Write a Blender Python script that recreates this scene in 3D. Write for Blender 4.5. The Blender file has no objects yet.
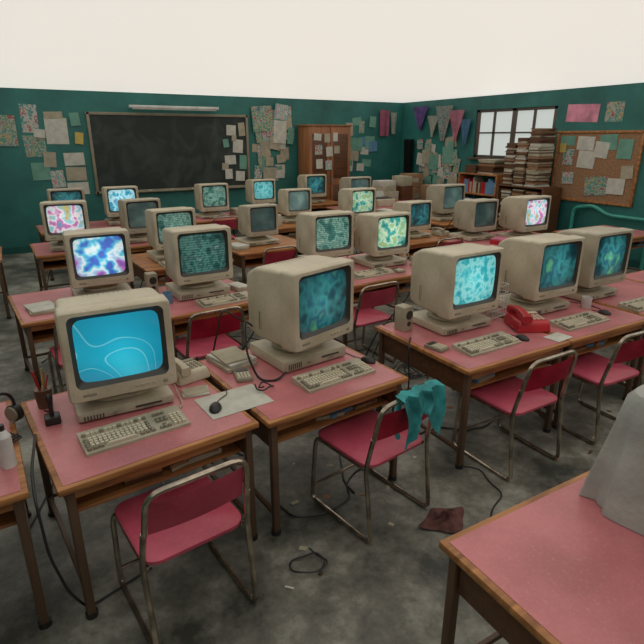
import bpy, bmesh, math, random
from mathutils import Vector, Matrix
random.seed(7)
SC=bpy.context.scene
try:
    SC.view_settings.view_transform='Standard'
    SC.view_settings.look='None'
except Exception: pass

# ------------------------------------------------------------------ materials
def nt(name):
    m=bpy.data.materials.new(name); m.use_nodes=True
    t=m.node_tree; return m,t,t.nodes['Principled BSDF']
def mat(name,col,rough=.5,metal=0,var=.15,scale=6,bump=0.0,col2=None,detail=5,trans=0):
    m,t,b=nt(name)
    tc=t.nodes.new('ShaderNodeTexCoord'); n=t.nodes.new('ShaderNodeTexNoise')
    n.inputs['Scale'].default_value=scale; n.inputs['Detail'].default_value=detail
    t.links.new(tc.outputs['Object'],n.inputs['Vector'])
    r=t.nodes.new('ShaderNodeValToRGB')
    c2=col2 if col2 else tuple(c*(1-var) for c in col)
    c1=col if col2 else tuple(min(1,c*(1+var*.6)) for c in col)
    r.color_ramp.elements[0].position=.35; r.color_ramp.elements[1].position=.65
    r.color_ramp.elements[0].color=(*c2,1); r.color_ramp.elements[1].color=(*c1,1)
    t.links.new(n.outputs['Fac'],r.inputs['Fac']); t.links.new(r.outputs['Color'],b.inputs['Base Color'])
    b.inputs['Roughness'].default_value=rough; b.inputs['Metallic'].default_value=metal
    if bump:
        n2=t.nodes.new('ShaderNodeTexNoise'); n2.inputs['Scale'].default_value=scale*8
        t.links.new(tc.outputs['Object'],n2.inputs['Vector'])
        bp=t.nodes.new('ShaderNodeBump'); bp.inputs['Strength'].default_value=bump; bp.inputs['Distance'].default_value=.01
        t.links.new(n2.outputs['Fac'],bp.inputs['Height']); t.links.new(bp.outputs['Normal'],b.inputs['Normal'])
    return m
def wood(name,c1,c2,scale=3,axis=(1,8,8),rough=.45):
    m,t,b=nt(name)
    tc=t.nodes.new('ShaderNodeTexCoord'); mp=t.nodes.new('ShaderNodeMapping'); mp.inputs['Scale'].default_value=axis
    n=t.nodes.new('ShaderNodeTexNoise'); n.inputs['Scale'].default_value=scale; n.inputs['Detail'].default_value=8; n.inputs['Distortion'].default_value=.6
    r=t.nodes.new('ShaderNodeValToRGB')
    r.color_ramp.elements[0].position=.3;r.color_ramp.elements[1].position=.7
    r.color_ramp.elements[0].color=(*c1,1); r.color_ramp.elements[1].color=(*c2,1)
    t.links.new(tc.outputs['Object'],mp.inputs['Vector']);t.links.new(mp.outputs['Vector'],n.inputs['Vector'])
    t.links.new(n.outputs['Fac'],r.inputs['Fac']);t.links.new(r.outputs['Color'],b.inputs['Base Color'])
    b.inputs['Roughness'].default_value=rough
    return m
def worn(name,base,dark,light,rough=.4,amt=.55,fs=55):
    """laminate: large tonal variation + fine pale scuffs and dark grime"""
    m,t,b=nt(name); N=t.nodes.new; L=t.links.new
    tc=N('ShaderNodeTexCoord')
    n=N('ShaderNodeTexNoise'); n.inputs['Scale'].default_value=4; n.inputs['Detail'].default_value=9
    r=N('ShaderNodeValToRGB'); r.color_ramp.elements[0].position=.35; r.color_ramp.elements[1].position=.65
    r.color_ramp.elements[0].color=(*dark,1); r.color_ramp.elements[1].color=(*base,1)
    L(tc.outputs['Object'],n.inputs['Vector']); L(n.outputs['Fac'],r.inputs['Fac'])
    n2=N('ShaderNodeTexNoise'); n2.inputs['Scale'].default_value=fs; n2.inputs['Detail'].default_value=12; n2.inputs['Roughness'].default_value=.8
    L(tc.outputs['Object'],n2.inputs['Vector'])
    r2=N('ShaderNodeValToRGB'); r2.color_ramp.elements[0].position=.52; r2.color_ramp.elements[1].position=.68
    r2.color_ramp.elements[0].color=(0,0,0,1); r2.color_ramp.elements[1].color=(amt,amt,amt,1)
    L(n2.outputs['Fac'],r2.inputs['Fac'])
    mx=N('ShaderNodeMix'); mx.data_type='RGBA'; L(r2.outputs['Color'],mx.inputs[0]); L(r.outputs['Color'],mx.inputs[6]); mx.inputs[7].default_value=(*light,1)
    L(mx.outputs[2],b.inputs['Base Color']); b.inputs['Roughness'].default_value=rough
    return m
CREAM=worn('aged_cream_plastic',(.63,.57,.43),(.47,.42,.30),(.36,.30,.19),.40,.6,40)
CREAM2=worn('aged_grey_plastic',(.49,.445,.34),(.36,.33,.24),(.28,.24,.16),.5,.6,40)
CREAM3=mat('key_plastic',(.64,.58,.44),.5,var=.1,scale=20)
DKEY=mat('grey_key_plastic',(.27,.245,.18),.5)
BEZ=mat('dark_bezel',(.045,.045,.04),.35)
VENT=mat('vent_black',(.06,.055,.045),.6)
BLACK=mat('black_plastic',(.018,.018,.018),.4)
WOOD=wood('desk_edge_wood',(.22,.08,.025),(.54,.24,.08),3)
WOODD=wood('dark_wood',(.08,.032,.014),(.15,.06,.025),3)
WOODC=wood('cabinet_wood',(.24,.085,.03),(.38,.16,.06),2,(8,8,1))
LEG=mat('brown_steel',(.13,.075,.045),.4,.2)
PINK=worn('pink_laminate',(.60,.20,.215),(.44,.14,.15),(.66,.37,.34),.34,.5,60)
PINKV=worn('pink_vinyl',(.56,.085,.14),(.38,.045,.08),(.58,.20,.22),.40,.4,60)
CHROME=mat('worn_chrome',(.46,.39,.31),.25,.9,var=.45,scale=14)
PAPER=mat('paper_white',(.58,.58,.51),.8,var=.12,scale=12)
PAPERY=mat('paper_cream',(.42,.38,.28),.8,var=.15,scale=9)
PAPERG=mat('paper_green',(.16,.36,.28),.8)
PAPERP=mat('paper_pink',(.60,.18,.28),.8)
PAPERB=mat('paper_blue',(.12,.28,.45),.8)
CORK=mat('cork',(.34,.19,.10),.9,scale=40,var=.3)
RED=mat('red_plastic',(.48,.02,.03),.3,var=.2)
TEALC=mat('teal_cloth',(.10,.56,.58),.8,var=.35,scale=14,bump=.3)
RAG=mat('dark_red_rag',(.13,.05,.045),.9,var=.4,scale=20,bump=.3)
WHITE=mat('white_plastic',(.66,.66,.63),.4)
COVER=mat('grey_dust_cover',(.42,.43,.40),.6,var=.2,scale=6,bump=.3)
GREY=mat('grey_metal',(.25,.26,.25),.4,.4)
PURP=mat('purple_cloth',(.24,.14,.42),.8,var=.3)
PNKC=mat('pink_cloth',(.70,.28,.38),.8,var=.3)
YEL=mat('yellow_paper',(.60,.46,.12),.8)
def poster(name,cols,scale=5):
    m,t,b=nt(name)
    tc=t.nodes.new('ShaderNodeTexCoord'); n=t.nodes.new('ShaderNodeTexNoise'); n.inputs['Scale'].default_value=scale
    n.inputs['Detail'].default_value=3
    r=t.nodes.new('ShaderNodeValToRGB'); r.color_ramp.interpolation='CONSTANT'
    while len(r.color_ramp.elements)<len(cols): r.color_ramp.elements.new(.5)
    for i,c in enumerate(cols):
        e=r.color_ramp.elements[i]; e.position=.3+.42*i/len(cols) if i else 0; e.color=(*c,1)
    t.links.new(tc.outputs['Object'],n.inputs['Vector']);t.links.new(n.outputs['Fac'],r.inputs['Fac'])
    t.links.new(r.outputs['Color'],b.inputs['Base Color']); b.inputs['Roughness'].default_value=.7
    return m
POST1=poster('poster_print_a',[(.45,.45,.4),(.08,.28,.26),(.5,.5,.45),(.4,.16,.16),(.5,.48,.42)],9)
POST2=poster('poster_print_b',[(.08,.2,.3),(.45,.38,.2),(.1,.30,.25),(.42,.40,.34),(.35,.12,.1)],11)
POST3=poster('poster_print_c',[(.6,.25,.3),(.6,.58,.5),(.15,.4,.4),(.55,.5,.4),(.3,.2,.4)],14)

def screen(name,kind,strength=1.0):
    m=bpy.data.materials.new(name); m.use_nodes=True; t=m.node_tree; t.nodes.clear()
    N=t.nodes.new; L=t.links.new
    out=N('ShaderNodeOutputMaterial'); em=N('ShaderNodeEmission'); gl=N('ShaderNodeBsdfGlossy'); add=N('ShaderNodeAddShader')
    gl.inputs['Color'].default_value=(.06,.06,.06,1); gl.inputs['Roughness'].default_value=.12
    tc=N('ShaderNodeTexCoord'); r=N('ShaderNodeValToRGB')
    seed=random.random()*9
    mp=N('ShaderNodeMapping'); mp.inputs['Location'].default_value=(seed,0,seed*.7)
    L(tc.outputs['Object'],mp.inputs['Vector'])
    P={ # colours, positions, noise scale, distortion, detail
     'cyan':([(.008,.27,.40),(.010,.33,.48),(.20,.62,.68),(.012,.35,.50),(.014,.39,.54),(.28,.68,.74),(.018,.42,.57),(.05,.58,.72)],[0,.445,.450,.455,.545,.550,.555,.75],3.2,.4,0),
     'aqua':([(.03,.36,.40),(.05,.50,.55),(.34,.82,.80),(.09,.60,.64),(.03,.40,.46),(.25,.75,.72)],[.28,.40,.50,.60,.68,.76],14,0,3),
     'multi':([(.12,.06,.38),(.06,.20,.62),(.15,.62,.78),(.82,.92,.92),(.38,.62,.85),(.50,.16,.52),(.10,.10,.40)],[.26,.38,.45,.51,.58,.66,.76],8,0,2),
     'blue':([(.02,.14,.30),(.05,.40,.58),(.55,.84,.86),(.10,.48,.66),(.25,.12,.40)],[.28,.42,.52,.62,.74],9,0,2),
     'green':([(.02,.16,.14),(.06,.42,.36),(.70,.85,.55),(.20,.62,.40),(.60,.50,.14),(.08,.40,.48)],[.26,.40,.50,.58,.66,.76],10,0,2),
     'pinky':([(.06,.40,.50),(.60,.16,.46),(.90,.82,.80),(.25,.62,.74),(.62,.50,.14),(.45,.10,.36)],[.26,.40,.49,.57,.65,.74],9,0,2),
     'text':([(.010,.050,.048),(.03,.12,.11),(.10,.27,.22),(.025,.10,.10),(.20,.38,.31)],[.3,.42,.50,.58,.72],13,0,6),
     'lines':([(.03,.10,.09),(.06,.20,.16),(.26,.44,.35),(.08,.22,.18),(.36,.50,.40)],[.3,.44,.50,.56,.72],12,0,6),
     'dark':([(.006,.026,.032),(.010,.05,.06),(.025,.14,.14),(.012,.06,.09),(.06,.22,.12)],[.3,.42,.52,.6,.72],7,0,2),
     'off':([(.018,.032,.030),(.03,.05,.045),(.05,.075,.065)],[.3,.5,.7],5,0,2)}[kind]
    n=N('ShaderNodeTexNoise'); n.inputs['Scale'].default_value=P[2]; n.inputs['Detail'].default_value=P[4]; n.inputs['Distortion'].default_value=P[3]
    L(mp.outputs['Vector'],n.inputs['Vector'])
    while len(r.color_ramp.elements)<len(P[0]): r.color_ramp.elements.new(.5)
    for i,c in enumerate(P[0]):
        e=r.color_ramp.elements[i]; e.position=P[1][i]; e.color=(*c,1)
    L(n.outputs['Fac'],r.inputs['Fac'])
    w=N('ShaderNodeTexWave'); w.wave_type='BANDS'; w.bands_direction='Z'; w.inputs['Scale'].default_value=16 if kind in('text','lines') else 40
    w.inputs['Distortion'].default_value=0
    L(tc.outputs['Object'],w.inputs['Vector'])
    rr_=N('ShaderNodeMapRange'); rr_.inputs['To Min'].default_value=.5 if kind in('text','lines') else .90; rr_.inputs['To Max'].default_value=1.05
    L(w.outputs['Fac'],rr_.inputs['Value'])
    sub=N('ShaderNodeVectorMath'); sub.operation='SUBTRACT'; sub.inputs[1].default_value=(.0,-.215,.32); L(tc.outputs['Object'],sub.inputs[0])
    ln=N('ShaderNodeVectorMath'); ln.operation='LENGTH'; L(sub.outputs[0],ln.inputs[0])
    r3=N('ShaderNodeMapRange'); r3.inputs['From Min'].default_value=.02; r3.inputs['From Max'].default_value=.24
    r3.inputs['To Min'].default_value=1.9 if kind=='dark' else 1.15; r3.inputs['To Max'].default_value=.35 if kind=='dark' else .70
    L(ln.outputs['Value'],r3.inputs['Value'])
    mm=N('ShaderNodeMath'); mm.operation='MULTIPLY'; mm.inputs[1].default_value=strength; L(rr_.outputs[0],mm.inputs[0])
    m2=N('ShaderNodeMath'); m2.operation='MULTIPLY'; L(mm.outputs[0],m2.inputs[0]); L(r3.outputs[0],m2.inputs[1])
    L(r.outputs['Color'],em.inputs['Color']); L(m2.outputs[0],em.inputs['Strength'])
    L(em.outputs[0],add.inputs[0]); L(gl.outputs[0],add.inputs[1]); L(add.outputs[0],out.inputs['Surface'])
    return m

# ------------------------------------------------------------------ mesh builder
class MB:
    def __init__(s): s.bm=bmesh.new(); s.mats=[]
    def mi(s,m):
        if m not in s.mats: s.mats.append(m)
        return s.mats.index(m)
    def merge(s,tb,m,M=None,smooth=False):
        if M is not None: bmesh.ops.transform(tb,matrix=M,verts=tb.verts)
        i=s.mi(m)
        for f in tb.faces: f.material_index=i; f.smooth=smooth
        me=bpy.data.meshes.new('tmp'); tb.to_mesh(me); tb.free(); s.bm.from_mesh(me); bpy.data.meshes.remove(me)
    def box(s,c,sz,m,bev=0,rz=0,rx=0,ry=0,taper=None):
        tb=bmesh.new(); bmesh.ops.create_cube(tb,size=1)
        for v in tb.verts:
            if taper and v.co.z>0: v.co.x*=taper[0]; v.co.y*=taper[1]
            v.co=Vector((v.co.x*sz[0],v.co.y*sz[1],v.co.z*sz[2]))
        if bev: bmesh.ops.bevel(tb,geom=tb.edges[:],offset=bev,segments=2,affect='EDGES',profile=.5)
        M=Matrix.Translation(c)@Matrix.Rotation(rz,4,'Z')@Matrix.Rotation(ry,4,'Y')@Matrix.Rotation(rx,4,'X')
        s.merge(tb,m,M)
    def cyl(s,c,r,h,m,r2=None,seg=20,axis='Z',M=None):
        tb=bmesh.new(); bmesh.ops.create_cone(tb,cap_ends=True,segments=seg,radius1=r,radius2=r if r2 is None else r2,depth=h)
        R=Matrix.Identity(4)
        if axis=='X': R=Matrix.Rotation(math.pi/2,4,'Y')
        if axis=='Y': R=Matrix.Rotation(math.pi/2,4,'X')
        X=Matrix.Translation(c)@R
        if M is not None: X=M@X
        s.merge(tb,m,X,True)
        
    def ell(s,c,sz,m,rz=0,cut=None):
        tb=bmesh.new(); bmesh.ops.create_uvsphere(tb,u_segments=16,v_segments=10,radius=1)
        for v in tb.verts:
            if cut is not None and v.co.z<cut: v.co.z=cut
        s.merge(tb,m,Matrix.Translation(c)@Matrix.Rotation(rz,4,'Z')@Matrix.Diagonal((*sz,1)),True)
    def loft(s,rings,m,cap0=True,cap1=True,smooth=True,closed=True,M=None):
        tb=bmesh.new(); R=[[tb.verts.new(p) for p in r] for r in rings]; n=len(rings[0])
        for a,b in zip(R[:-1],R[1:]):
            for i in range(n if closed else n-1):
                j=(i+1)%n
                try: tb.faces.new((a[i],a[j],b[j],b[i]))
                except Exception: pass
        if cap0: tb.faces.new(R[0][::-1])
        if cap1: tb.faces.new(R[-1])
        bmesh.ops.recalc_face_normals(tb,faces=tb.faces)
        s.merge(tb,m,M,smooth)
    def tube(s,pts,r,m,fil=.04,seg=8,closed=False):
        P=[Vector(p) for p in pts]; out=[]
        n=len(P)
        for i,p in enumerate(P):
            if not closed and (i==0 or i==n-1): out.append(p); continue
            a=P[i-1];b=P[(i+1)%n]; d1=(a-p);d2=(b-p)
            f1=min(fil,d1.length*.45);f2=min(fil,d2.length*.45)
            s0=p+d1.normalized()*f1;s1=p+d2.normalized()*f2
            for k in range(5):
                t=k/4; out.append(s0*(1-t)**2+p*2*t*(1-t)+s1*t*t)
        if closed: out.append(out[0].copy())
        rings=[];prev=None
        for i,p in enumerate(out):
            if i==0: d=out[1]-p
            elif i==len(out)-1: d=p-out[i-1]
            else: d=out[i+1]-out[i-1]
            if d.length<1e-9: d=Vector((0,0,1))
            d.normalize()
            if prev is None:
                u=d.orthogonal().normalized()
            else:
                u=(prev-d*prev.dot(d))
                u=u.normalized() if u.length>1e-6 else d.orthogonal().normalized()
            prev=u; w=d.cross(u)
            rings.append([p+(u*math.cos(2*math.pi*k/seg)+w*math.sin(2*math.pi*k/seg))*r for k in range(seg)])
        s.loft(rings,m)
    def grid(s,f,nu,nv,m,smooth=True,thick=0):
        tb=bmesh.new(); V=[[tb.verts.new(f(i/nu,j/nv)) for j in range(nv+1)] for i in range(nu+1)]
        for i in range(nu):
            for j in range(nv): tb.faces.new((V[i][j],V[i+1][j],V[i+1][j+1],V[i][j+1]))
        if thick:
            bmesh.ops.solidify(tb,geom=tb.faces[:],thickness=thick)
        s.merge(tb,m,None,smooth)
    def obj(s,name,loc=(0,0,0),rz=0,sc=1):
        me=bpy.data.meshes.new(name); s.bm.to_mesh(me); s.bm.free()
        for m in s.mats: me.materials.append(m)
        try: me.set_sharp_from_angle(angle=math.radians(42))
        except Exception: pass
        o=bpy.data.objects.new(name,me); SC.collection.objects.link(o)
        o.location=loc; o.rotation_euler=(0,0,rz); o.scale=(sc,)*3
        return o
def inst(o,name,loc,rz=0,sc=1):
    n=bpy.data.objects.new(name,o.data); SC.collection.objects.link(n); n.location=loc; n.rotation_euler=(0,0,rz); n.scale=(sc,)*3
    return n
def rr(w,h,r,y,zc,k=4):
    pts=[]
    for (sx,sz,a0) in((1,1,0),(-1,1,90),(-1,-1,180),(1,-1,270)):
        for i in range(k+1):
            a=math.radians(a0+90*i/k)
            pts.append((sx*(w/2-r)+r*math.cos(a),y,zc+sz*(h/2-r)+r*math.sin(a)))
    return pts
def rrh(w,d,r,z,k=4):
    return [(p[0],p[2],z) for p in rr(w,d,r,0,0,k)]

TZ=.70
rad=math.radians
# ------------------------------------------------------------------ room
XL,XR,YB,ZC,YN=-1.7,8.58,11.0,2.80,-2.2
def wallmat():
    m,t,b=nt('teal_painted_wall')
    N=t.nodes.new; L=t.links.new
    tc=N('ShaderNodeTexCoord'); n=N('ShaderNodeTexNoise'); n.inputs['Scale'].default_value=.9; n.inputs['Detail'].default_value=12; n.inputs['Roughness'].default_value=.65
    r=N('ShaderNodeValToRGB'); r.color_ramp.elements[0].position=.32; r.color_ramp.elements[1].position=.68
    r.color_ramp.elements[0].color=(.014,.100,.092,1); r.color_ramp.elements[1].color=(.034,.215,.188,1)
    L(tc.outputs['Object'],n.inputs['Vector']); L(n.outputs['Fac'],r.inputs['Fac'])
    n2=N('ShaderNodeTexNoise'); n2.inputs['Scale'].default_value=9; n2.inputs['Detail'].default_value=10; n2.inputs['Roughness'].default_value=.8; L(tc.outputs['Object'],n2.inputs['Vector'])
    r2=N('ShaderNodeValToRGB'); r2.color_ramp.elements[0].position=.60; r2.color_ramp.elements[1].position=.72; r2.color_ramp.elements[1].color=(.5,.5,.5,1)
    L(n2.outputs['Fac'],r2.inputs['Fac'])
    mx=N('ShaderNodeMix'); mx.data_type='RGBA'; L(r2.outputs['Color'],mx.inputs[0]); L(r.outputs['Color'],mx.inputs[6]); mx.inputs[7].default_value=(.07,.16,.14,1)
    L(mx.outputs[2],b.inputs['Base Color'])
    b.inputs['Roughness'].default_value=.5
    return m
WALL=wallmat()
def floormat():
    m,t,b=nt('worn_concrete_floor')
    N=t.nodes.new; L=t.links.new
    tc=N('ShaderNodeTexCoord'); n=N('ShaderNodeTexNoise'); n.inputs['Scale'].default_value=1.6; n.inputs['Detail'].default_value=14; n.inputs['Roughness'].default_value=.74
    r=N('ShaderNodeValToRGB'); r.color_ramp.elements[0].position=.38; r.color_ramp.elements[1].position=.66
    r.color_ramp.elements[0].color=(.045,.047,.038,1); r.color_ramp.elements[1].color=(.44,.43,.37,1)
    e=r.color_ramp.elements.new(.5); e.color=(.165,.162,.135,1)
    L(tc.outputs['Object'],n.inputs['Vector']); L(n.outputs['Fac'],r.inputs['Fac']); L(r.outputs['Color'],b.inputs['Base Color'])
    b.inputs['Roughness'].default_value=.45
    return m
FLOOR=floormat(); CEIL=mat('ceiling_paint',(.80,.80,.77),.8,var=.05,scale=2)
TRIM=mat('teal_trim',(.01,.09,.08),.4)
def slab(name,c,s,m):
    b=MB(); b.box((0,0,0),s,m); return b.obj(name,c)
slab('floor',((XL+XR)/2,(YN+YB)/2,-.05),(XR-XL,YB-YN,.1),FLOOR)
slab('ceiling',((XL+XR)/2,(YN+YB)/2,ZC+.05),(XR-XL+.4,YB-YN+.4,.1),CEIL)
slab('wall_back',((XL+XR)/2,YB+.1,ZC/2),(XR-XL+.4,.2,ZC),WALL)
slab('wall_left',(XL-.1,(YN+YB)/2,ZC/2),(.2,YB-YN,ZC),WALL)
WY0,WY1,WZ0,WZ1=6.62,8.55,1.6,2.52
b=MB()
def rw(y0,y1,z0,z1): b.box((XR+.1,(y0+y1)/2,(z0+z1)/2),(.2,y1-y0,z1-z0),WALL)
rw(YN,WY0,0,ZC); rw(WY1,YB,0,ZC); rw(WY0,WY1,0,WZ0); rw(WY0,WY1,WZ1,ZC)
b.obj('wall_right')
slab('baseboard_back',((XL+XR)/2,YB-.012,.06),(XR-XL,.024,.12),TRIM)
slab('baseboard_right',(XR-.012,(YN+YB)/2,.06),(.024,YB-YN-.05,.12),TRIM)
# window
GLASS=bpy.data.materials.new('hazy_window_glass'); GLASS.use_nodes=True
t=GLASS.node_tree; g=t.nodes['Principled BSDF']
g.inputs['Base Color'].default_value=(.35,.42,.42,1); g.inputs['Roughness'].default_value=.4
g.inputs['Emission Color'].default_value=(.66,.70,.66,1); g.inputs['Emission Strength'].default_value=.6
FRAME=mat('window_frame_brown',(.10,.075,.06),.5)
b=MB(); cx=XR+.06; ym=(WY0+WY1)/2; zm=(WZ0+WZ1)/2
b.box((cx,ym,zm),(.01,WY1-WY0,WZ1-WZ0),GLASS)
for y in (WY0+.03,ym,WY1-.03): b.box((cx-.01,y,zm),(.06,.10,WZ1-WZ0),FRAME,.005)
for z in (WZ0+.025,WZ1-.025): b.box((cx-.01,ym,z),(.06,WY1-WY0,.05),FRAME,.005)
for y in (WY0+.5,ym+.5): b.box((cx-.01,y,zm),(.04,.05,WZ1-WZ0),FRAME)
for z in (zm+.02,): b.box((cx-.01,ym,z),(.04,WY1-WY0,.03),FRAME)
b.box((XR-.03,ym,WZ0-.02),(.16,WY1-WY0+.15,.04),FRAME,.006)
b.obj('window_1')

# ------------------------------------------------------------------ chalkboard
def boardmat():
    m,t,bb=nt('chalkboard_surface')
    N=t.nodes.new; L=t.links.new
    tc=N('ShaderNodeTexCoord'); n=N('ShaderNodeTexNoise'); n.inputs['Scale'].default_value=1.8; n.inputs['Detail'].default_value=8; n.inputs['Distortion'].default_value=1.5
    r=N('ShaderNodeValToRGB'); r.color_ramp.elements[0].position=.45; r.color_ramp.elements[1].position=.85
    r.color_ramp.elements[0].color=(.010,.020,.017,1); r.color_ramp.elements[1].color=(.055,.075,.065,1)
    L(tc.outputs['Object'],n.inputs['Vector']); L(n.outputs['Fac'],r.inputs['Fac']); L(r.outputs['Color'],bb.inputs['Base Color'])
    bb.inputs['Roughness'].default_value=.5
    return m
b=MB(); BRD=boardmat(); BFR=mat('board_frame',(.26,.23,.16),.5)
w,h=3.06,1.40
b.box((0,-.015,0),(w,.028,h),BRD)
for z in(-h/2,h/2): b.box((0,-.03,z),(w+.08,.05,.05),BFR,.006)
for x in(-w/2,w/2): b.box((x,-.03,0),(.05,.05,h+.05),BFR,.006)
b.box((0,-.07,-h/2-.01),(w*.96,.1,.025),BFR,.004)
for i in range(5): b.cyl((-1+i*.43,-.09,-h/2+.012),.007,.07,PAPER,axis='X',seg=8)
o=b.obj('chalkboard',(2.97,YB-.001,1.705))
def papers(name,wall,lst,off=.003):
    b=MB()
    for k,(u,z,w,h,m,r) in enumerate(lst):
        d=off+.0015*k
        if wall=='B': b.box((u,YB-d,z),(w,.002,h),m,ry=rad(r))
        else: b.box((XR-d,u,z),(.002,w,h),m,rx=rad(r))
    return b.obj(name)
b=MB()
for k,(x,z,w,h,m,r) in enumerate([(4.15,2.13,.2,.2,PAPER,3),(4.38,2.15,.14,.26,PAPERY,-4),(4.28,1.82,.22,.26,PAPER,5),(4.1,1.55,.24,.18,PAPER,-2),(4.38,1.5,.16,.28,PAPERG,3),(3.98,1.42,.14,.14,PAPERY,3),(4.05,1.27,.16,.2,PAPER,0),(4.3,1.22,.2,.2,PAPER,4),(4.02,1.88,.12,.16,PAPERG,-6),(4.2,1.98,.1,.12,PAPERY,7)]):
    b.box((x,YB-.040-.0012*k,z),(w,.002,h),m,ry=rad(r))
b.obj('board_notice_papers')
papers('wall_poster_cluster','B',[(.50,2.30,.26,.46,POST1,2),(.52,1.85,.34,.36,POST2,-2),(.9,2.10,.36,.44,PAPER,1),(.88,2.36,.3,.12,PAPERY,-2),(1.12,1.62,.34,.22,PAPER,-1),(1.12,1.36,.34,.24,PAPERY,1),(1.12,1.10,.36,.22,PAPER,-1),(.55,1.42,.3,.3,PAPERG,0),(.72,1.62,.2,.26,PAPERY,5),(.80,1.28,.22,.3,POST3,-4),(.1,2.1,.35,.5,POST2,1),(.62,2.06,.18,.14,PAPER,6),(1.25,1.98,.14,.2,YEL,8),(1.22,2.3,.16,.22,PAPERG,-5)])
lst=[]
for i in range(36):
    lst.append((4.68+random.random()*.84,1.2+random.random()*1.35,.14+random.random()*.18,.14+random.random()*.22,random.choice([PAPER,PAPERY,PAPERG,POST1,POST2,POST3,PAPERY]),random.uniform(-12,12)))
lst.append((4.85,2.36,.46,.50,POST2,-4)); lst.append((5.25,2.1,.3,.46,PAPER,4)); lst.append((5.3,2.5,.3,.3,POST3,4))
papers('pinned_paper_collage','B',lst)
lst=[]
for i in range(20):
    lst.append((6.9+random.random()*.9,1.3+random.random()*1.1,.14+random.random()*.16,.14+random.random()*.18,random.choice([PAPER,PAPERG,POST1,POST2,PAPERB,PAPERY]),random.uniform(-8,8)))
papers('wall_paper_notes','B',lst)
# board light
b=MB(); b.box((0,0,0),(1.7,.10,.05),WHITE,.01); b.cyl((0,-.02,-.035),.016,1.6,WHITE,axis='X')
b.box((-.7,.108,.02),(.03,.14,.02),GREY); b.box((.7,.108,.02),(.03,.14,.02),GREY)
b.obj('board_lamp',(3.0,YB-.18,2.53))

# cabinet
b=MB(); w,d,h=1.06,.48,2.22
b.box((0,0,h/2),(w,d,h),WOODC,.006); b.box((0,0,h+.015),(w+.05,d+.04,.03),WOODC,.005)
for sx in(-1,1):
    b.box((sx*w/4,-d/2-.01,h/2+.04),(w/2-.03,.022,h-.16),WOODC,.005)
    b.box((sx*w/4,-d/2-.022,h*.72),(w/2-.16,.008,h*.42),WOODD,.003)
    b.box((sx*w/4,-d/2-.022,h*.27),(w/2-.16,.008,h*.36),WOODD,.003)
    b.cyl((sx*.04,-d/2-.04,1.1),.012,.12,GREY)
for k,(x,z,ww,hh,m) in enumerate([(-.32,2.0,.18,.14,PAPER),(-.08,1.98,.15,.18,PAPERY),(.12,2.0,.12,.18,PAPER),(-.3,1.74,.18,.2,POST1),(-.03,1.70,.16,.2,PAPER),(.16,1.74,.14,.16,PAPERY),(-.28,1.45,.16,.2,PAPER),(-.05,1.42,.16,.2,POST3)]):
    b.box((x,-d/2-.03-.001*k,z),(ww,.002,hh),m,ry=rad(random.uniform(-5,5)))
b.obj('wooden_cabinet',(6.20,YB-.32,0))

def cloth(name,x,y,z,w,h,m,ax='R',tri=False):
    b=MB(); ph=random.random()*6
    def f(u,v):
        ww=w*(1-v*.85) if tri else w*(1-.15*v)
        s=(u-.5)*ww; dd=.075+.018*math.sin(u*9+ph)*(.3+v)
        return (XR-dd,y+s,z-v*h) if ax=='R' else (x+s,YB-dd,z-v*h)
    b.grid(f,10,8,m,thick=.004)
    p=(XR-.04,y,z-.01) if ax=='R' else (x,YB-.04,z-.01)
    b.cyl(p,.006,.08,GREY,axis='X' if ax=='R' else 'Y',seg=8)
    return b.obj(name)
cloth('hanging_flag',8.0,0,2.6,.28,.58,PAPERP,'B'); cloth('hanging_flag',8.27,0,2.55,.18,.48,PAPER,'B')
cloth('hanging_pennant',0,10.25,2.66,.55,.5,PURP,tri=True); cloth('hanging_pennant',0,9.8,2.45,.40,.45,PAPER,tri=True)
cloth('hanging_pennant',0,9.45,2.64,.55,.72,POST3,tri=True); cloth('hanging_pennant',0,9.05,2.54,.48,.62,PNKC,tri=True)
cloth('hanging_pennant',0,8.76,2.35,.3,.5,PAPERB,tri=True)
lst=[(10.3-random.random()*1.5,1.0+random.random()*.95,.16+random.random()*.2,.18+random.random()*.2,random.choice([PAPER,PAPERY,POST1,POST2,PAPERG,PAPERY]),random.uniform(-14,14)) for i in range(32)]
papers('pinned_paper_collage','R',lst)
cloth('hanging_coat',0,10.6,1.95,.4,.9,BLACK)

# pinboard
b=MB(); b.box((-.014,0,0),(.022,1.5,1.12),CORK)
for z in(-.56,.56): b.box((-.022,0,z),(.038,1.54,.04),WOOD,.004)
for y in(-.75,.75): b.box((-.022,y,0),(.038,.04,1.12),WOOD,.004)
k=0
for (y,z,w,h,m) in [(.55,.42,.28,.16,PAPERG),(.2,.38,.32,.22,PAPER),(-.2,.4,.3,.24,PAPERG),(.5,.15,.2,.26,POST1),(.15,.12,.32,.28,PAPER),(-.1,.28,.25,.25,PAPER),(-.5,.3,.25,.3,PAPERG),(.45,-.2,.22,.2,POST3),(-.1,-.3,.4,.3,POST2),(-.45,-.28,.3,.25,PAPER),(.62,.3,.12,.15,YEL),(-.6,-.05,.2,.2,PAPERY)]:
    k+=1; b.box((-.028-.001*k,y,z),(.002,w,h),m,rx=rad(random.uniform(-6,6)))
b.obj('cork_pinboard',(XR-.001,5.75,1.52))
papers('pink_poster','R',[(6.12,2.38,.60,.28,PNKC,2)])
papers('dark_wall_poster','R',[(5.55,2.38,.3,.3,POST2,0)])
# pipe
b=MB(); PIPE=mat('teal_pipe',(.05,.34,.28),.3)
b.tube([(XR-.09,5.95,0.0),(XR-.09,5.95,.84),(XR-.09,5.6,.91),(XR-.09,5.3,.78),(XR-.09,4.6,.78),(XR-.09,4.6,.0)],.03,PIPE,.1)
b.obj('heating_pipe')

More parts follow.
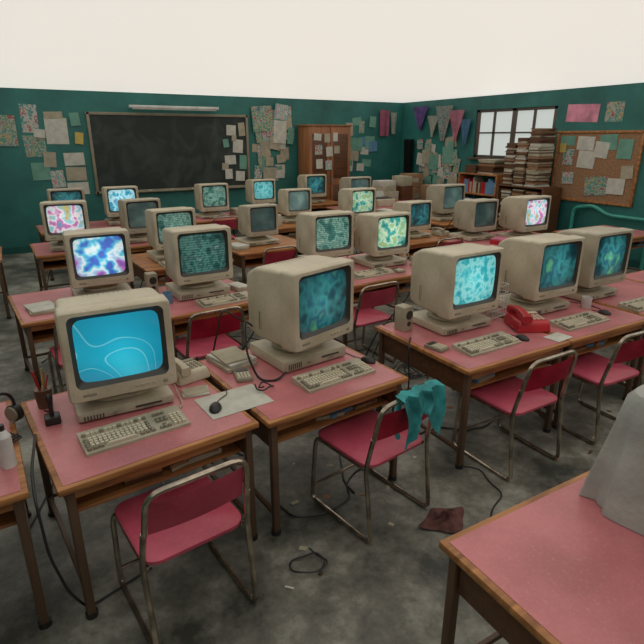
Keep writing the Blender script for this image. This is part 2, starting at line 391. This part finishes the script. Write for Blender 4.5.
# paper stack shelf near window
b=MB()
W,Dp,Hh=1.0,.5,1.15
for x in(-W/2,W/2): b.box((x,0,Hh/2),(.03,Dp,Hh),WOODD,.004)
for z in(.06,.42,.78,Hh): b.box((0,0,z),(W,Dp,.028),WOODD,.004)
b.box((0,Dp/2-.01,Hh/2),(W,.015,Hh),WOODD)
for z0 in(.075,.435,.795,Hh+.015):
    x=-W/2+.05
    while x<W/2-.25:
        ww=random.uniform(.22,.32); z=z0; top=z0+(.28 if z0<Hh else random.uniform(.72,1.0))
        while z<top:
            hh=random.uniform(.010,.034)
            b.box((x+ww/2,-.02,z+hh/2),(ww*random.uniform(.8,1.06),Dp*.75,hh),random.choice([PAPERY,PAPERY,WOODD,WOODD,CORK,LEG,LEG,PAPER]),rz=rad(random.uniform(-8,8)) if z0>=Hh else 0)
            z+=hh
        x+=ww+.02
o=b.obj('bookshelf_with_paper_stacks',(XR-.35,6.74,0),rad(-90))
b=MB()
for x in(-.5,.5): b.box((x,0,.65),(.03,.45,1.3),WOOD,.004)
for z in(.06,.5,.92,1.3): b.box((0,0,z),(1.0,.45,.028),WOOD,.004)
for z0 in(.075,.515,.935):
    x=-.46
    while x<.4:
        ww=random.uniform(.03,.07); hh=random.uniform(.2,.32)
        b.box((x+ww/2,-.03,z0+hh/2),(ww*.95,.26,hh),random.choice([WOODD,LEG,PAPERY,RED,CORK,PAPERB])); x+=ww
for k in range(9): b.box((.15,0,1.33+k*.03),(.45-.02*(k%4),.3,.03),random.choice([WOODD,PAPERY,CORK,LEG]),rz=rad((k*37)%12-6))
for k in range(5): b.box((-.28,0,1.33+k*.03),(.3-.02*(k%3),.3,.03),random.choice([WOODD,PAPERY,CORK,LEG]),rz=rad((k*23)%12-6))
b.obj('wooden_bookcase',(XR-.27,7.90,0),rad(-90))
def carton(x,y,z,w,d,h,r):
    b=MB(); b.box((0,0,h/2),(w,d,h),CORK,.004); b.box((0,0,h+.0012),(w*.9,.05,.002),PAPERY); b.box((0,-d/2-.0012,h*.55),(w*.4,.002,h*.3),PAPERY)
    return b.obj('cardboard_box',(x,y,z),rad(r))
carton(8.1,9.95,0,.6,.45,.5,0); carton(8.1,9.95,.5022,.5,.4,.4,6); carton(8.1,9.95,.9044,.42,.36,.3,-5); carton(8.15,9.2,0,.55,.5,.6,3); carton(8.15,9.2,.6022,.45,.4,.4,-4)

# added glowing sheet under the ceiling, invented to light the room and look white
GLOW=bpy.data.materials.new('added_glow_sheet'); GLOW.use_nodes=True
g=GLOW.node_tree.nodes['Principled BSDF']; g.inputs['Base Color'].default_value=(.86,.86,.85,1)
g.inputs['Emission Color'].default_value=(1,.955,.875,1); g.inputs['Emission Strength'].default_value=.72
b=MB(); b.box(((XL+XR)/2,(YN+YB)/2,ZC-.012),(XR-XL-.02,YB-YN-.02,.02),GLOW)
b.obj('added_ceiling_glow')

# ------------------------------------------------------------------ furniture
def desk(x,y,w,d,rot=0,pink=True,frontx=None):
    b=MB(); z=TZ
    b.box((0,0,z-.017),(w,d,.030),WOOD,.006)
    b.box((0,0,z-.0015),(w-.05,d-.05,.003),PINK if pink else WOOD)
    b.box((0,-d/2+.04,z-.055),(w-.08,.02,.05),WOOD,.003)
    b.box((0,d/2-.05,z-.12),(w-.08,.015,.18),WOODD,.003)
    for sx in(-1,1):
        b.box((sx*(w/2-.05),0,z-.11),(.018,d-.14,.16),WOODD,.003)
    b.box((0,.02,z-.19),(w-.10,d-.16,.016),WOOD,.003)
    for sx in(-1,1):
        for sy in(-1,1):
            b.box((sx*(w/2-.045),sy*(d/2-.045),(z-.03)/2),(.036,.036,z-.032),LEG,.005)
            b.cyl((sx*(w/2-.045),sy*(d/2-.045),.012),.027,.024,BLACK,seg=12)
        b.box((sx*(w/2-.045),0,.12),(.022,d-.1,.022),LEG,.003)
    b.box((0,d/2-.045,.12),(w-.1,.022,.022),LEG,.003)
    for k in range(3):
        xx=random.uniform(-w/2+.2,w/2-.2); zz=z-.181
        for q in range(random.randint(1,3)):
            hh=random.uniform(.012,.03); b.box((xx,-d/2+.24,zz+hh/2),(.17,.22,hh),random.choice([PAPERY,CORK,WOODD,CORK,PAPERB]),rz=random.uniform(-.2,.2)); zz+=hh
    return b.obj('school_desk',(x,y,0),rad(rot))
D=[(-.60,2.50,.9,.92,3),(.365,2.515,.90,.92,6.5),(1.315,2.57,.92,.92,5),(2.63,2.51,.95,.94,1),(3.60,2.52,.95,.94,0),(4.57,2.52,.95,.94,0),(5.54,2.52,.95,.94,0),
(.33,4.78,.92,.92,5),(1.29,4.40,.92,.92,6),(3.1,4.55,1.28,1.1,5),(5.7,4.95,1.6,.98,0),(7.4,4.6,1.2,.9,0),
(1.55,6.02,.98,.92,4),(2.72,6.30,1.05,.92,5),(1.0,7.35,1.75,.9,2),(4.75,5.78,1.15,.9,2),(4.75,7.0,1.2,.9,2),(3.75,7.75,1.1,.9,2),
(1.15,9.0,1.75,.9,2),(2.98,9.0,1.15,.9,0),(4.15,9.45,1.05,.9,0),(5.5,9.95,1.1,.8,0),(6.10,8.75,1.5,.85,0),(6.45,6.75,1.3,.9,0),(7.1,9.5,1.2,.8,0),(-.9,4.6,.9,.92,0),(-.8,7.3,1.2,.9,0)]
for i,q in enumerate(D): desk(*q,pink=i not in(12,13,15,17,20,21,23))

def chair_mesh():
    b=MB(); W=.21
    b.loft([rrh(.41,.42,.06,.425),rrh(.44,.45,.07,.435),rrh(.44,.45,.07,.450),rrh(.41,.42,.06,.458)],PINKV)
    for sx in(-1,1):
        x=sx*(W+.014)
        b.tube([(sx*W,.19,.42),(x,.20,.40),(x,.235,.013),(x,-.26,.013),(x*1.02,-.21,.44),(x*.97,-.245,.62)],.0125,CHROME,.05)
        b.tube([(sx*W,.19,.418),(sx*W,-.20,.418)],.010,CHROME)
    b.tube([(-(W+.012)*.97,-.245,.61),(-(W)*.97,-.28,.80),((W)*.97,-.28,.80),((W+.012)*.97,-.245,.61)],.0125,CHROME,.07)
    b.tube([(-W,.17,.415),(W,.17,.415)],.010,CHROME); b.tube([(-W,-.17,.415),(W,-.17,.415)],.010,CHROME)
    b.tube([(-W-.01,.225,.10),(W+.01,.225,.10)],.009,CHROME)
    def f(u,v):
        x=(u-.5)*.395; z=.60+.155*v
        return (x,-.235-.030*v-.02*(1-(2*u-1)**2),z)
    b.grid(f,12,4,PINKV,thick=.018)
    return b
c0=chair_mesh().obj('classroom_chair',(.405,1.97,0),rad(7))
for x,y,r in [(1.50,2.08,9),(2.58,2.06,1),(3.42,2.04,-2),(2.62,3.85,4),(1.15,3.86,4),(4.5,2.05,0),(2.6,5.75,0),(4.7,5.2,0),(1.4,5.4,0),(5.6,4.45,0),(2.9,8.4,0),(.3,4.2,5)]:
    inst(c0,'classroom_chair',(x,y,0),rad(r))
# teal cloth draped over chair back
b=MB()
def f(u,v):
    s=(v-.36)*.46; x=(u-.5)*.30*(1-.30*abs(v-.36))+.014*math.sin(v*11)
    rp=.016*math.sin(u*19+v*3)+.007*math.sin(u*37+v*5)
    if abs(s)<.03: y=s*1; z=.83+.006*math.cos(u*19)
    else: y=(.03 if s>0 else -.03)*(1+ (abs(s)*2.5))+rp; z=.83-(abs(s)-.03)*(.75+.32*math.sin(u*6+1.5))
    return (x,-y,z-.01)
b.grid(f,40,28,TEALC,thick=.004)
b.tube([(-.08,.06,.74),(-.09,.07,.64),(-.07,.06,.54)],.014,TEALC,.05)
b.obj('draped_teal_cloth',(1.60,1.815,0),rad(9))
b=MB()
def f(u,v):
    r=.11*u**.8; a=v*2*math.pi
    return (r*math.cos(a)*(1.3+.3*math.sin(3*a)),r*math.sin(a)*(.8+.2*math.cos(4*a)),.012+.035*(1-u)*(1+.5*math.sin(5*a+u*9)))
b.grid(f,10,30,RAG,thick=0)
b.obj('crumpled_rag',(1.78,1.74,0))

# ------------------------------------------------------------------ computers
def monitor(x,y,z,rot,kind,strength=1,sc=1,grey=False):
    b=MB(); C=CREAM2 if grey else CREAM
    b.loft([rrh(.27,.25,.08,.0),rrh(.29,.27,.09,.008),rrh(.28,.26,.09,.022),rrh(.18,.18,.08,.03),rrh(.17,.17,.08,.062),rrh(.26,.24,.08,.075)],C)
    zc=.07+.225; y0=-.235
    b.loft([rr(.482,.432,.016,y0,zc),rr(.496,.446,.020,y0+.008,zc),rr(.50,.45,.020,y0+.10,zc),rr(.497,.447,.020,y0+.104,zc)],C,False,True)
    b.loft([rr(.484,.434,.020,y0+.095,zc),rr(.478,.428,.025,.04,zc),rr(.470,.415,.028,.10,zc-.003),rr(.425,.36,.03,.19,zc-.018),rr(.405,.34,.03,.205,zc-.018)],C,False,True)
    b.box((0,.212,zc-.03),(.30,.02,.22),CREAM2,.005)
    zs=zc+.022
    b.loft([rr(.482,.432,.016,y0,zc),rr(.425,.355,.03,y0-.002,zs)],C,False,False)
    b.loft([rr(.425,.355,.03,y0-.002,zs),rr(.415,.345,.03,y0+.004,zs),rr(.375,.305,.035,y0+.022,zs)],BEZ,False,False)
    sw,sh=.384,.314
    S=screen('crt_screen_'+kind,kind,strength)
    def f(u,v):
        X=(u-.5)*2;Z=(v-.5)*2
        return (X*sw/2,y0+.024-.016*(1-.5*X*X-.5*Z*Z),zs+Z*sh/2)
    b.grid(f,12,10,S)
    for i in range(4): b.box((.05+i*.028,y0-.002,zc-.188),(.016,.008,.010),CREAM2,.002)
    b.box((.19,y0-.003,zc-.188),(.022,.010,.014),DKEY,.002)
    b.box((-.16,y0-.001,zc-.188),(.06,.004,.012),DKEY,.001)
    for sx in(-1,1):
        for i in range(9): b.box((sx*(.2385-.0003*i),-.06+i*.0156,zc-.10),(.004,.005,.11),VENT)
    for i in range(10): b.box((-.11+i*.024,.03,zc+.2125),(.005,.055,.003),DKEY)
    return b.obj('crt_monitor',(x,y,z),rad(rot),sc)
def case(x,y,rot,h=.065,w=.46,d=.40):
    b=MB()
    b.box((0,0,h/2+.004),(w,d,h-.008),CREAM,.006)
    b.box((0,-d/2-.004,h/2+.004),(w-.01,.014,h-.014),CREAM2,.004)
    b.box((.10,-d/2-.012,h*.62),(.13,.004,.010),VENT); b.box((.10,-d/2-.013,h*.40),(.05,.006,.006),DKEY)
    for i in range(7): b.box((-.2+i*.014,-d/2-.012,h*.5),(.006,.003,h*.45),VENT)
    b.box((-.06,-d/2-.013,h*.5),(.022,.006,.014),DKEY,.002)
    for sx in(-1,1):
        for sy in(-1,1): b.cyl((sx*(w/2-.04),sy*(d/2-.04),.003),.014,.006,BLACK,seg=10)
    return b.obj('desktop_computer_case',(x,y,TZ),rad(rot))
def kb_mesh():
    b=MB(); w,d=.47,.175
    b.loft([[(-w/2,-d/2,0),(w/2,-d/2,0),(w/2,-d/2,.014),(-w/2,-d/2,.014)],[(-w/2,d/2,0),(w/2,d/2,0),(w/2,d/2,.034),(-w/2,d/2,.034)]],CREAM2,smooth=False)
    sl=math.atan(.02/d)
    def key(x,y,kw,m):
        z=.024+(y/d)*.02+.007
        b.box((x,y,z),(kw,.0145,.012),m,rx=sl,taper=(.82,.8))
    for r,yy in enumerate([-.065,-.047,-.029,-.011,.007,.045]):
        n=15
        if r==0:
            for x,kw in((-.215,.02),(-.19,.02),(-.165,.02),(-.075,.14),(.015,.02),(.04,.02),(.065,.02)): key(x,yy,kw,CREAM3 if kw>.1 else DKEY)
        else:
            for i in range(n):
                x=-.218+i*.0195+(r%2)*.002
                key(x,yy,.0165,DKEY if (i in(0,14) or (r==5 and i%4==0)) else CREAM3)
    for cx in(.105,.125,.145):
        for yy in(.045,.007,-.011): key(cx,yy,.0165,DKEY)
    for cx in(.105,.125,.145): key(cx,-.065,.0165,DKEY)
    key(.125,-.047,.0165,DKEY)
    for cx in(.172,.192,.212):
        for yy in(-.065,-.047,-.029,-.011,.007): key(cx,yy,.0165,CREAM3)
    return b
k0=kb_mesh().obj('computer_keyboard',(.325,2.31,TZ),rad(6))
def kb(x,y,rot): return inst(k0,'computer_keyboard',(x,y,TZ),rad(rot))
def cable(pts,r=.005,m=BLACK,name='cable'):
    b=MB(); b.tube(pts,r,m,.06,6); return b.obj(name)
COMP=[
(.335,2.71,-1,'cyan',.95,1.0,1,None),
(1.41,2.76,17,'dark',1.0,1.03,1,(1.44,2.36,6)),
(2.65,2.74,2,'aqua',.85,1.0,1,(2.56,2.27,2)),
(3.50,2.72,-1,'dark',1.1,1.0,1,(3.50,2.26,0)),
(4.20,2.76,0,'dark',1.2,1.0,1,(4.35,2.27,0)),
(.56,4.88,0,'multi',1.0,1.0,1,None),
(1.30,4.46,2,'text',.8,1.0,1,(1.42,4.08,6)),
(2.78,4.83,0,'lines',1.0,1.0,1,(3.0,4.22,5)),
(3.36,4.60,2,'green',.9,.95,1,None),
(5.35,5.22,0,'off',1,.9,1,None),
(5.95,4.92,0,'pinky',1,1.0,1,(5.9,4.55,0)),
(1.48,6.0,4,'lines',.8,.95,1,(1.5,5.66,4)),
(2.68,6.35,4,'off',1.2,.85,1,None),
(.55,7.2,-8,'pinky',.9,1.0,1,None),
(1.42,7.3,4,'off',1.3,.95,1,None),
(4.70,5.75,4,'dark',1,.85,1,None),
(4.62,7.0,0,'green',.7,.95,1,None),
(3.95,7.8,0,'off',3,.9,1,None),
(1.48,8.95,0,'blue',1.0,1.0,1,None),
(.72,9.05,0,'dark',1,1.0,1,None),
(2.95,8.95,0,'lines',.9,1.0,1,None),
(4.05,9.4,0,'aqua',.6,.95,1,None),
(5.45,9.95,0,'dark',1,1.0,1,None),
(5.80,8.85,0,'off',2,1.0,1,None),
(6.2,6.75,0,'off',2,1.0,1,None),
(-.75,2.6,5,'off',2,1.0,1,None),
]
for i,(x,y,r,kd,st,sc,cs,k) in enumerate(COMP):
    h=[.05,.075,.06,.065,.06][i%5]
    if i==1: h=.075
    case(x,y+.005,r*.4,h)
    monitor(x,y,TZ+h+.0005,r,kd,st,sc,grey=(i in(4,9,12,14,19,23,24)))
    if k: kb(*k)
    if i<17:
        for s,e in((.12,.25),(-.08,-.2)):
            pts=[(x+s-.22*math.sin(rad(r)),y+.24,TZ+h+.2),(x+s,y+.31,TZ+h+.16),(x+s+e*.3,y+.40+.02*s,TZ+.03),(x+s+e*.4,y+.52,TZ-.1),(x+s+e,y+.56,.25),(x+s+e*1.4,y+.58,.006),(x+s+e*2+random.uniform(-.2,.2),y+.5,.006),(x+s+e*2.4,y+.2+random.uniform(-.2,.2),.006)]
            cable(pts,.005)

def mouse(x,y,rot,m=BLACK,tail=None):
    b=MB(); b.ell((0,0,.004),(.032,.052,.028),m,cut=-.12)
    b.box((0,-.01-.0,.031),(.0015,.03,.003),VENT)
    pts=[(0,.05,.008),(.01,.10,.004),(.05,.16,.004),(.02,.24,.004)]
    if tail: pts=tail
    b.tube(pts,.0025,m,.03,6)
    return b.obj('computer_mouse',(x,y,TZ),rad(rot))
b=MB(); b.box((0,0,.0015),(.34,.25,.003),PAPER,.001); b.obj('white_mouse_mat',(.835,2.375,TZ+.0003),rad(5))
o=mouse(.72,2.33,-25,BLACK); o.location.z=TZ+.0035
mouse(1.735,2.45,20,BLACK,[(0,.05,.008),(0,.1,.004),(.02,.2,.004),(-.05,.26,.004)]); mouse(2.86,2.24,5,BLACK,[(0,.05,.008),(0,.1,.004)]); mouse(3.86,2.3,5,BLACK,[(0,.05,.008),(0,.1,.004)])
def phone(x,y,rot,m,km=DKEY,sc=1):
    b=MB()
    b.box((0,0,.03),(.19,.21,.06),m,.012,rx=rad(0),taper=(.9,.85))
    for r in range(4):
        for c in range(3): b.box((.015+c*.024,-.05+r*.022,.062),(.016,.014,.006),km,.002)
    b.box((.04,.06,.063),(.08,.03,.004),km,.001)
    rings=[]
    for k in range(11):
        t_=k/10; yy=-.105+.21*t_; e=abs(t_-.5)*2
        rings.append([(-.05+p[0],yy,.085+.014*(1-e*e)-.010*e**3+p[2]) for p in rr(.040+.014*e**4,.026+.016*e**4,.010,0,0,3)])
    b.loft(rings,m)
    for sy in(-1,1): b.cyl((-.05,sy*.082,.064),.024,.03,m,seg=14)
    cp=[(-.05,-.105,.075)]
    for k in range(1,40): cp.append((-.09-.012*math.cos(k*1.4)-.001*k*0,-.105+.012*math.sin(k*1.4)+k*.004,.016+.004*math.sin(k)))
    b.tube(cp,.003,m,.01,5)
    return b.obj('telephone',(x,y,TZ),rad(rot),sc)
phone(.71,2.80,12,CREAM,sc=1.05); phone(3.09,2.40,-25,RED,CREAM3,sc=1.3); phone(3.70,4.28,10,CREAM); phone(4.75+.4,5.62,4,CREAM2)
def stack(name,x,y,rot,lst):
    b=MB(); z=0
    for w,d,h,m,dx,r in lst:
        b.box((dx,0,z+h/2),(w,d,h),m,.003,rz=rad(r)); z+=h
    return b.obj(name,(x,y,TZ+.0005),rad(rot))
stack('stacked_binders',1.0,2.85,10,[(.20,.27,.025,CREAM2,0,0),(.19,.25,.02,PAPER,.005,6),(.17,.22,.012,PAPERY,0,-5)])
stack('paper_stack',.69,2.565,-10,[(.14,.10,.012,PAPER,0,0),(.13,.09,.004,PAPERY,0,8)])
stack('paper_stack',3.10,2.14,5,[(.17,.12,.005,PAPER,0,0)])
stack('paper_stack',.07,4.6,5,[(.20,.28,.02,PAPERY,0,0),(.2,.26,.01,PAPER,0,8)])
stack('paper_stack',1.655,4.40,8,[(.12,.2,.03,PAPERY,0,0),(.12,.19,.01,PAPER,0,6)])
stack('paper_stack',5.40,4.72,8,[(.22,.24,.05,RED,0,0),(.2,.24,.02,PAPERP,0,8)])
stack('paper_stack',2.33,6.15,8,[(.18,.28,.03,PAPERY,0,0),(.18,.26,.02,PAPER,0,8)])
stack('paper_stack',1.90,5.95,4,[(.15,.28,.06,CREAM2,0,0),(.14,.28,.02,PAPER,0,4)])
stack('paper_stack',4.32,5.6,4,[(.18,.28,.05,PAPERY,0,0),(.17,.26,.02,PAPER,0,6)])
stack('paper_stack',3.45,7.6,3,[(.25,.3,.12,CREAM2,0,0),(.2,.28,.05,PAPER,0,9)])
stack('paper_stack',5.15,6.9,3,[(.3,.3,.16,PAPERY,0,0),(.2,.28,.05,PAPER,0,9)])
stack('paper_stack',6.75,6.7,3,[(.3,.35,.2,WOODD,0,0),(.25,.28,.1,PAPER,0,9)])
stack('paper_stack',3.42,8.9,3,[(.2,.3,.12,PAPERY,0,0)])
stack('paper_stack',7.0,9.5,3,[(.5,.4,.2,CREAM2,0,0),(.4,.35,.12,PAPERY,0,5),(.4,.3,.1,PAPER,0,-5)])
stack('paper_stack',7.48,9.5,3,[(.3,.4,.3,WOODD,0,0),(.28,.35,.2,PAPERY,0,5)])
# wire basket
b=MB()
for z in(.0,.06,.12,.18,.24):
    b.tube([(-.10,-.07,z+.004),(.10,-.07,z+.004),(.10,.07,z+.004),(-.10,.07,z+.004)],.003,WHITE,.02,6,closed=True)
for i in range(6):
    x=-.09+i*.036
    b.tube([(x,-.07,.245),(x,-.07,.004),(x,.07,.004),(x,.07,.245)],.0025,WHITE,.01,5)
b.box((0,0,.12),(.16,.02,.2),PAPER,.001,rz=.1); b.box((.02,.03,.13),(.15,.015,.2),PAPERY,.001,rz=.05)
b.obj('wire_file_basket',(3.07,2.72,TZ),rad(10))
def calc(x,y,rot):
    b=MB(); b.box((0,0,.012),(.09,.14,.024),DKEY,.005); b.box((0,.045,.025),(.07,.03,.003),BEZ)
    for r in range(4):
        for c in range(4): b.box((-.028+c*.019,-.05+r*.019,.026),(.013,.013,.006),CREAM3,.002)
    return b.obj('pocket_calculator',(x,y,TZ),rad(rot))
calc(.985,2.62,-12); calc(3.31,4.20,5); calc(2.24,2.40,10)
def mug(x,y,m):
    b=MB(); n=20
    def ring(r,z): return [(r*math.cos(2*math.pi*k/n),r*math.sin(2*math.pi*k/n),z) for k in range(n)]
    b.loft([ring(.034,0),ring(.038,.006),ring(.040,.09),ring(.036,.09),ring(.034,.012),ring(.001,.012)],m)
    b.tube([(.037,0,.075),(.066,0,.07),(.066,0,.03),(.037,0,.022)],.005,m,.02,8)
    return b.obj('coffee_mug',(x,y,TZ),random.random()*6)
mug(3.87,2.47,WHITE); mug(.99,4.28,PAPERB); mug(3.70,4.62,CREAM3)
def speaker(x,y,rot):
    b=MB(); b.box((0,0,.09),(.09,.10,.18),CREAM2,.008); b.cyl((0,-.051,.12),.032,.006,BEZ,axis='Y'); b.cyl((0,-.051,.055),.018,.006,BEZ,axis='Y')
    return b.obj('desktop_speaker',(x,y,TZ),rad(rot))
speaker(2.28,2.80,10); speaker(.95,4.66,5); speaker(2.45,4.62,10)
def printer(x,y,rot):
    b=MB(); b.box((0,0,.07),(.42,.32,.14),CREAM,.015); b.box((0,.02,.145),(.36,.16,.03),BEZ,.004)
    b.cyl((0,.07,.15),.022,.38,BLACK,axis='X'); b.cyl((.23,.07,.12),.02,.03,DKEY,axis='X')
    b.box((0,.15,.20),(.28,.004,.16),PAPER,rx=rad(-15)); 
    for i in range(3): b.box((.10+i*.03,-.14,.143),(.02,.012,.005),DKEY,.001)
    return b.obj('dot_matrix_printer',(x,y,TZ),rad(rot))
printer(6.42,8.75,0)
# headphones, cup, bottle on left
b=MB()
b.tube([(-.08,0,.05),(-.08,0,.12),(-.04,0,.17),(.04,0,.17),(.08,0,.12),(.08,0,.05)],.008,BLACK,.05)
for sx in(-1,1): b.cyl((sx*.075,0,.045),.042,.03,BLACK,axis='X'); b.cyl((sx*.055,0,.045),.036,.014,DKEY,axis='X')
b.obj('headphones',(-.21,2.66,TZ),rad(40))
b=MB(); b.cyl((0,0,.05),.035,.10,LEG,r2=.042); 
for i in range(6): b.tube([(0,0,.03),(.02*math.cos(i),.02*math.sin(i),.12),(.035*math.cos(i),.035*math.sin(i),.17+.01*i)],.004,random.choice([BLACK,WOOD,RED,YEL]),.02,6)
b.obj('pencil_cup',(-.02,2.80,TZ))
b=MB(); b.cyl((0,0,.07),.03,.14,WHITE); b.cyl((0,0,.155),.03,.03,WHITE,r2=.012); b.cyl((0,0,.18),.013,.025,BLACK)
b.obj('plastic_bottle',(-.19,2.30,TZ))
b=MB(); b.box((0,0,.02),(.07,.07,.04),BLACK,.008); b.cyl((0,0,.08),.010,.09,BLACK); b.ell((0,0,.13),(.016,.016,.022),BLACK); b.tube([(0,.03,.02),(.03,.08,.006),(-.03,.14,.006)],.004,BLACK,.05)
b.obj('joystick',(.0,2.60,TZ))
def tangle(x,y,z,R,n,r=.0045,m=BLACK):
    b=MB()
    for q in range(n):
        pts=[]; a=random.random()*6.28; cx_=random.uniform(-.3,.3)*R; cy_=random.uniform(-.3,.3)*R
        for j in range(12):
            rr_=R*random.uniform(.45,1); a+=random.uniform(.5,1.0)
            pts.append((cx_+rr_*math.cos(a),cy_+rr_*.8*math.sin(a),r+.004+random.uniform(0,.03)))
        b.tube(pts,r,m,.05,6)
    return b.obj('cable_tangle',(x,y,z))
tangle(-.20,2.49,TZ,.07,3); tangle(1.03,2.42,TZ,.06,1)
for (x,y,R,n) in [(1.15,3.35,.25,3),(2.0,2.95,.22,3),(.95,1.85,.12,1),(2.0,3.6,.25,2),(2.9,3.35,.25,3),(3.9,3.35,.25,2),(2.1,5.3,.25,2)]:
    tangle(x,y,0,R,n)
# cables
cable([(1.16,2.86,.90),(1.08,2.80,.98),(1.03,2.66,.82),(1.04,2.52,.706),(1.13,2.47,.706),(1.20,2.50,.73)],.007)
cable([(1.15,2.95,.9),(1.02,3.02,1.0),(.98,3.08,.75),(.95,3.14,.55),(1.0,3.16,.2),(1.2,3.19,.006),(1.7,3.24,.006)],.006)
cable([(.60,2.64,.74),(.60,2.56,.705),(.59,2.46,.705),(.57,2.43,.705),(.5,2.42,.72)],.004,CREAM2)
cable([(.84,3.02,.71),(.86,3.08,.66),(.87,3.10,.3),(1.0,3.12,.006),(1.9,3.1,.006),(2.0,2.6,.006),(2.1,3.2,.006)],.006)
cable([(2.35,2.9,.74),(2.2,2.95,.71),(2.12,3.0,.5),(2.0,3.1,.05),(2.3,3.4,.006)],.006)
cable([(2.2,2.62,.71),(2.13,2.55,.70),(2.11,2.5,.45),(2.06,2.45,.35),(2.02,2.6,.55),(2.0,2.75,.3),(1.98,2.8,.006)],.006)
cable([(3.76,2.62,.74),(3.90,2.62,.706),(3.96,2.50,.706),(3.93,2.38,.706)],.004)
cable([(1.03,4.42,.75),(.9,4.25,.706),(.82,4.05,.706),(.80,3.86,.60),(.82,3.80,.3),(.9,3.8,.006)],.006)
cable([(-.08,2.5,.71),(-.11,2.2,.71),(-.11,2.02,.69),(-.10,1.97,.45),(-.06,2.02,.2),(0,2.1,.006),(.3,2.2,.006)],.006)
cable([(2.45,4.9,.75),(2.42,4.7,.6),(2.2,4.6,.3),(2.2,4.5,.006)],.006)
for k in range(9):
    x,y=[(1.0,3.3),(2.0,3.2),(1.05,2.3),(1.9,2.5),(2.0,3.8),(2.9,3.3),(3.9,3.4),(2.2,2.1),(1.9,2.9)][k]
    pts=[]
    a=random.random()*6
    for j in range(7):
        pts.append((x,y,.006)); a+=random.uniform(-1.1,1.1); x+=.20*math.cos(a); y+=.13*math.sin(a)
    cable(pts,.005,name='floor_cable')
b=MB()
for k in range(80):
    x=random.uniform(.5,5.5); y=random.uniform(1.75,4.0)
    b.box((x,y,.0015+.0004*k/10),(random.uniform(.01,.05),random.uniform(.01,.04),.001),random.choice([PAPERY,CORK,LEG,PAPERY,PAPER]),rz=random.random()*3)
b.obj('floor_litter')

# near pink desk with covered computer
desk(1.95,.58,1.75,.98,0)
b=MB()
def ring(w,d,z,amp,n=90,off=(0,0)):
    out=[]
    for k in range(n):
        a=2*math.pi*k/n; c,s=math.cos(a),math.sin(a); e=.35
        x=w/2*math.copysign(abs(c)**e,c); y=d/2*math.copysign(abs(s)**e,s)
        q=1+amp*math.sin(a*11)+amp*.6*math.sin(a*19+z*4)
        out.append((x*q+off[0],y*q+off[1],z))
    return out
b.loft([ring(.60,.56,.002,.065),ring(.58,.54,.10,.05),ring(.55,.51,.22,.032),ring(.52,.48,.34,.018),ring(.50,.46,.42,.006),ring(.46,.42,.45,.004),ring(.2,.2,.46,0)],COVER)
b.obj('dust_covered_monitor',(2.0,.72,TZ+.001))

# ------------------------------------------------------------------ world, camera
w=bpy.data.worlds.new('world'); SC.world=w; w.use_nodes=True
bg=w.node_tree.nodes['Background']; bg.inputs['Color'].default_value=(1,.95,.84,1); bg.inputs['Strength'].default_value=.12
cam=bpy.data.cameras.new('camera'); co=bpy.data.objects.new('camera',cam); SC.collection.objects.link(co)
co.location=(0,0,2.0); pitch=math.atan(185/530)
co.rotation_euler=(math.pi/2-pitch,0,rad(-29.9)); cam.sensor_width=36; cam.lens=530/644*36; cam.clip_start=.05
SC.camera=co
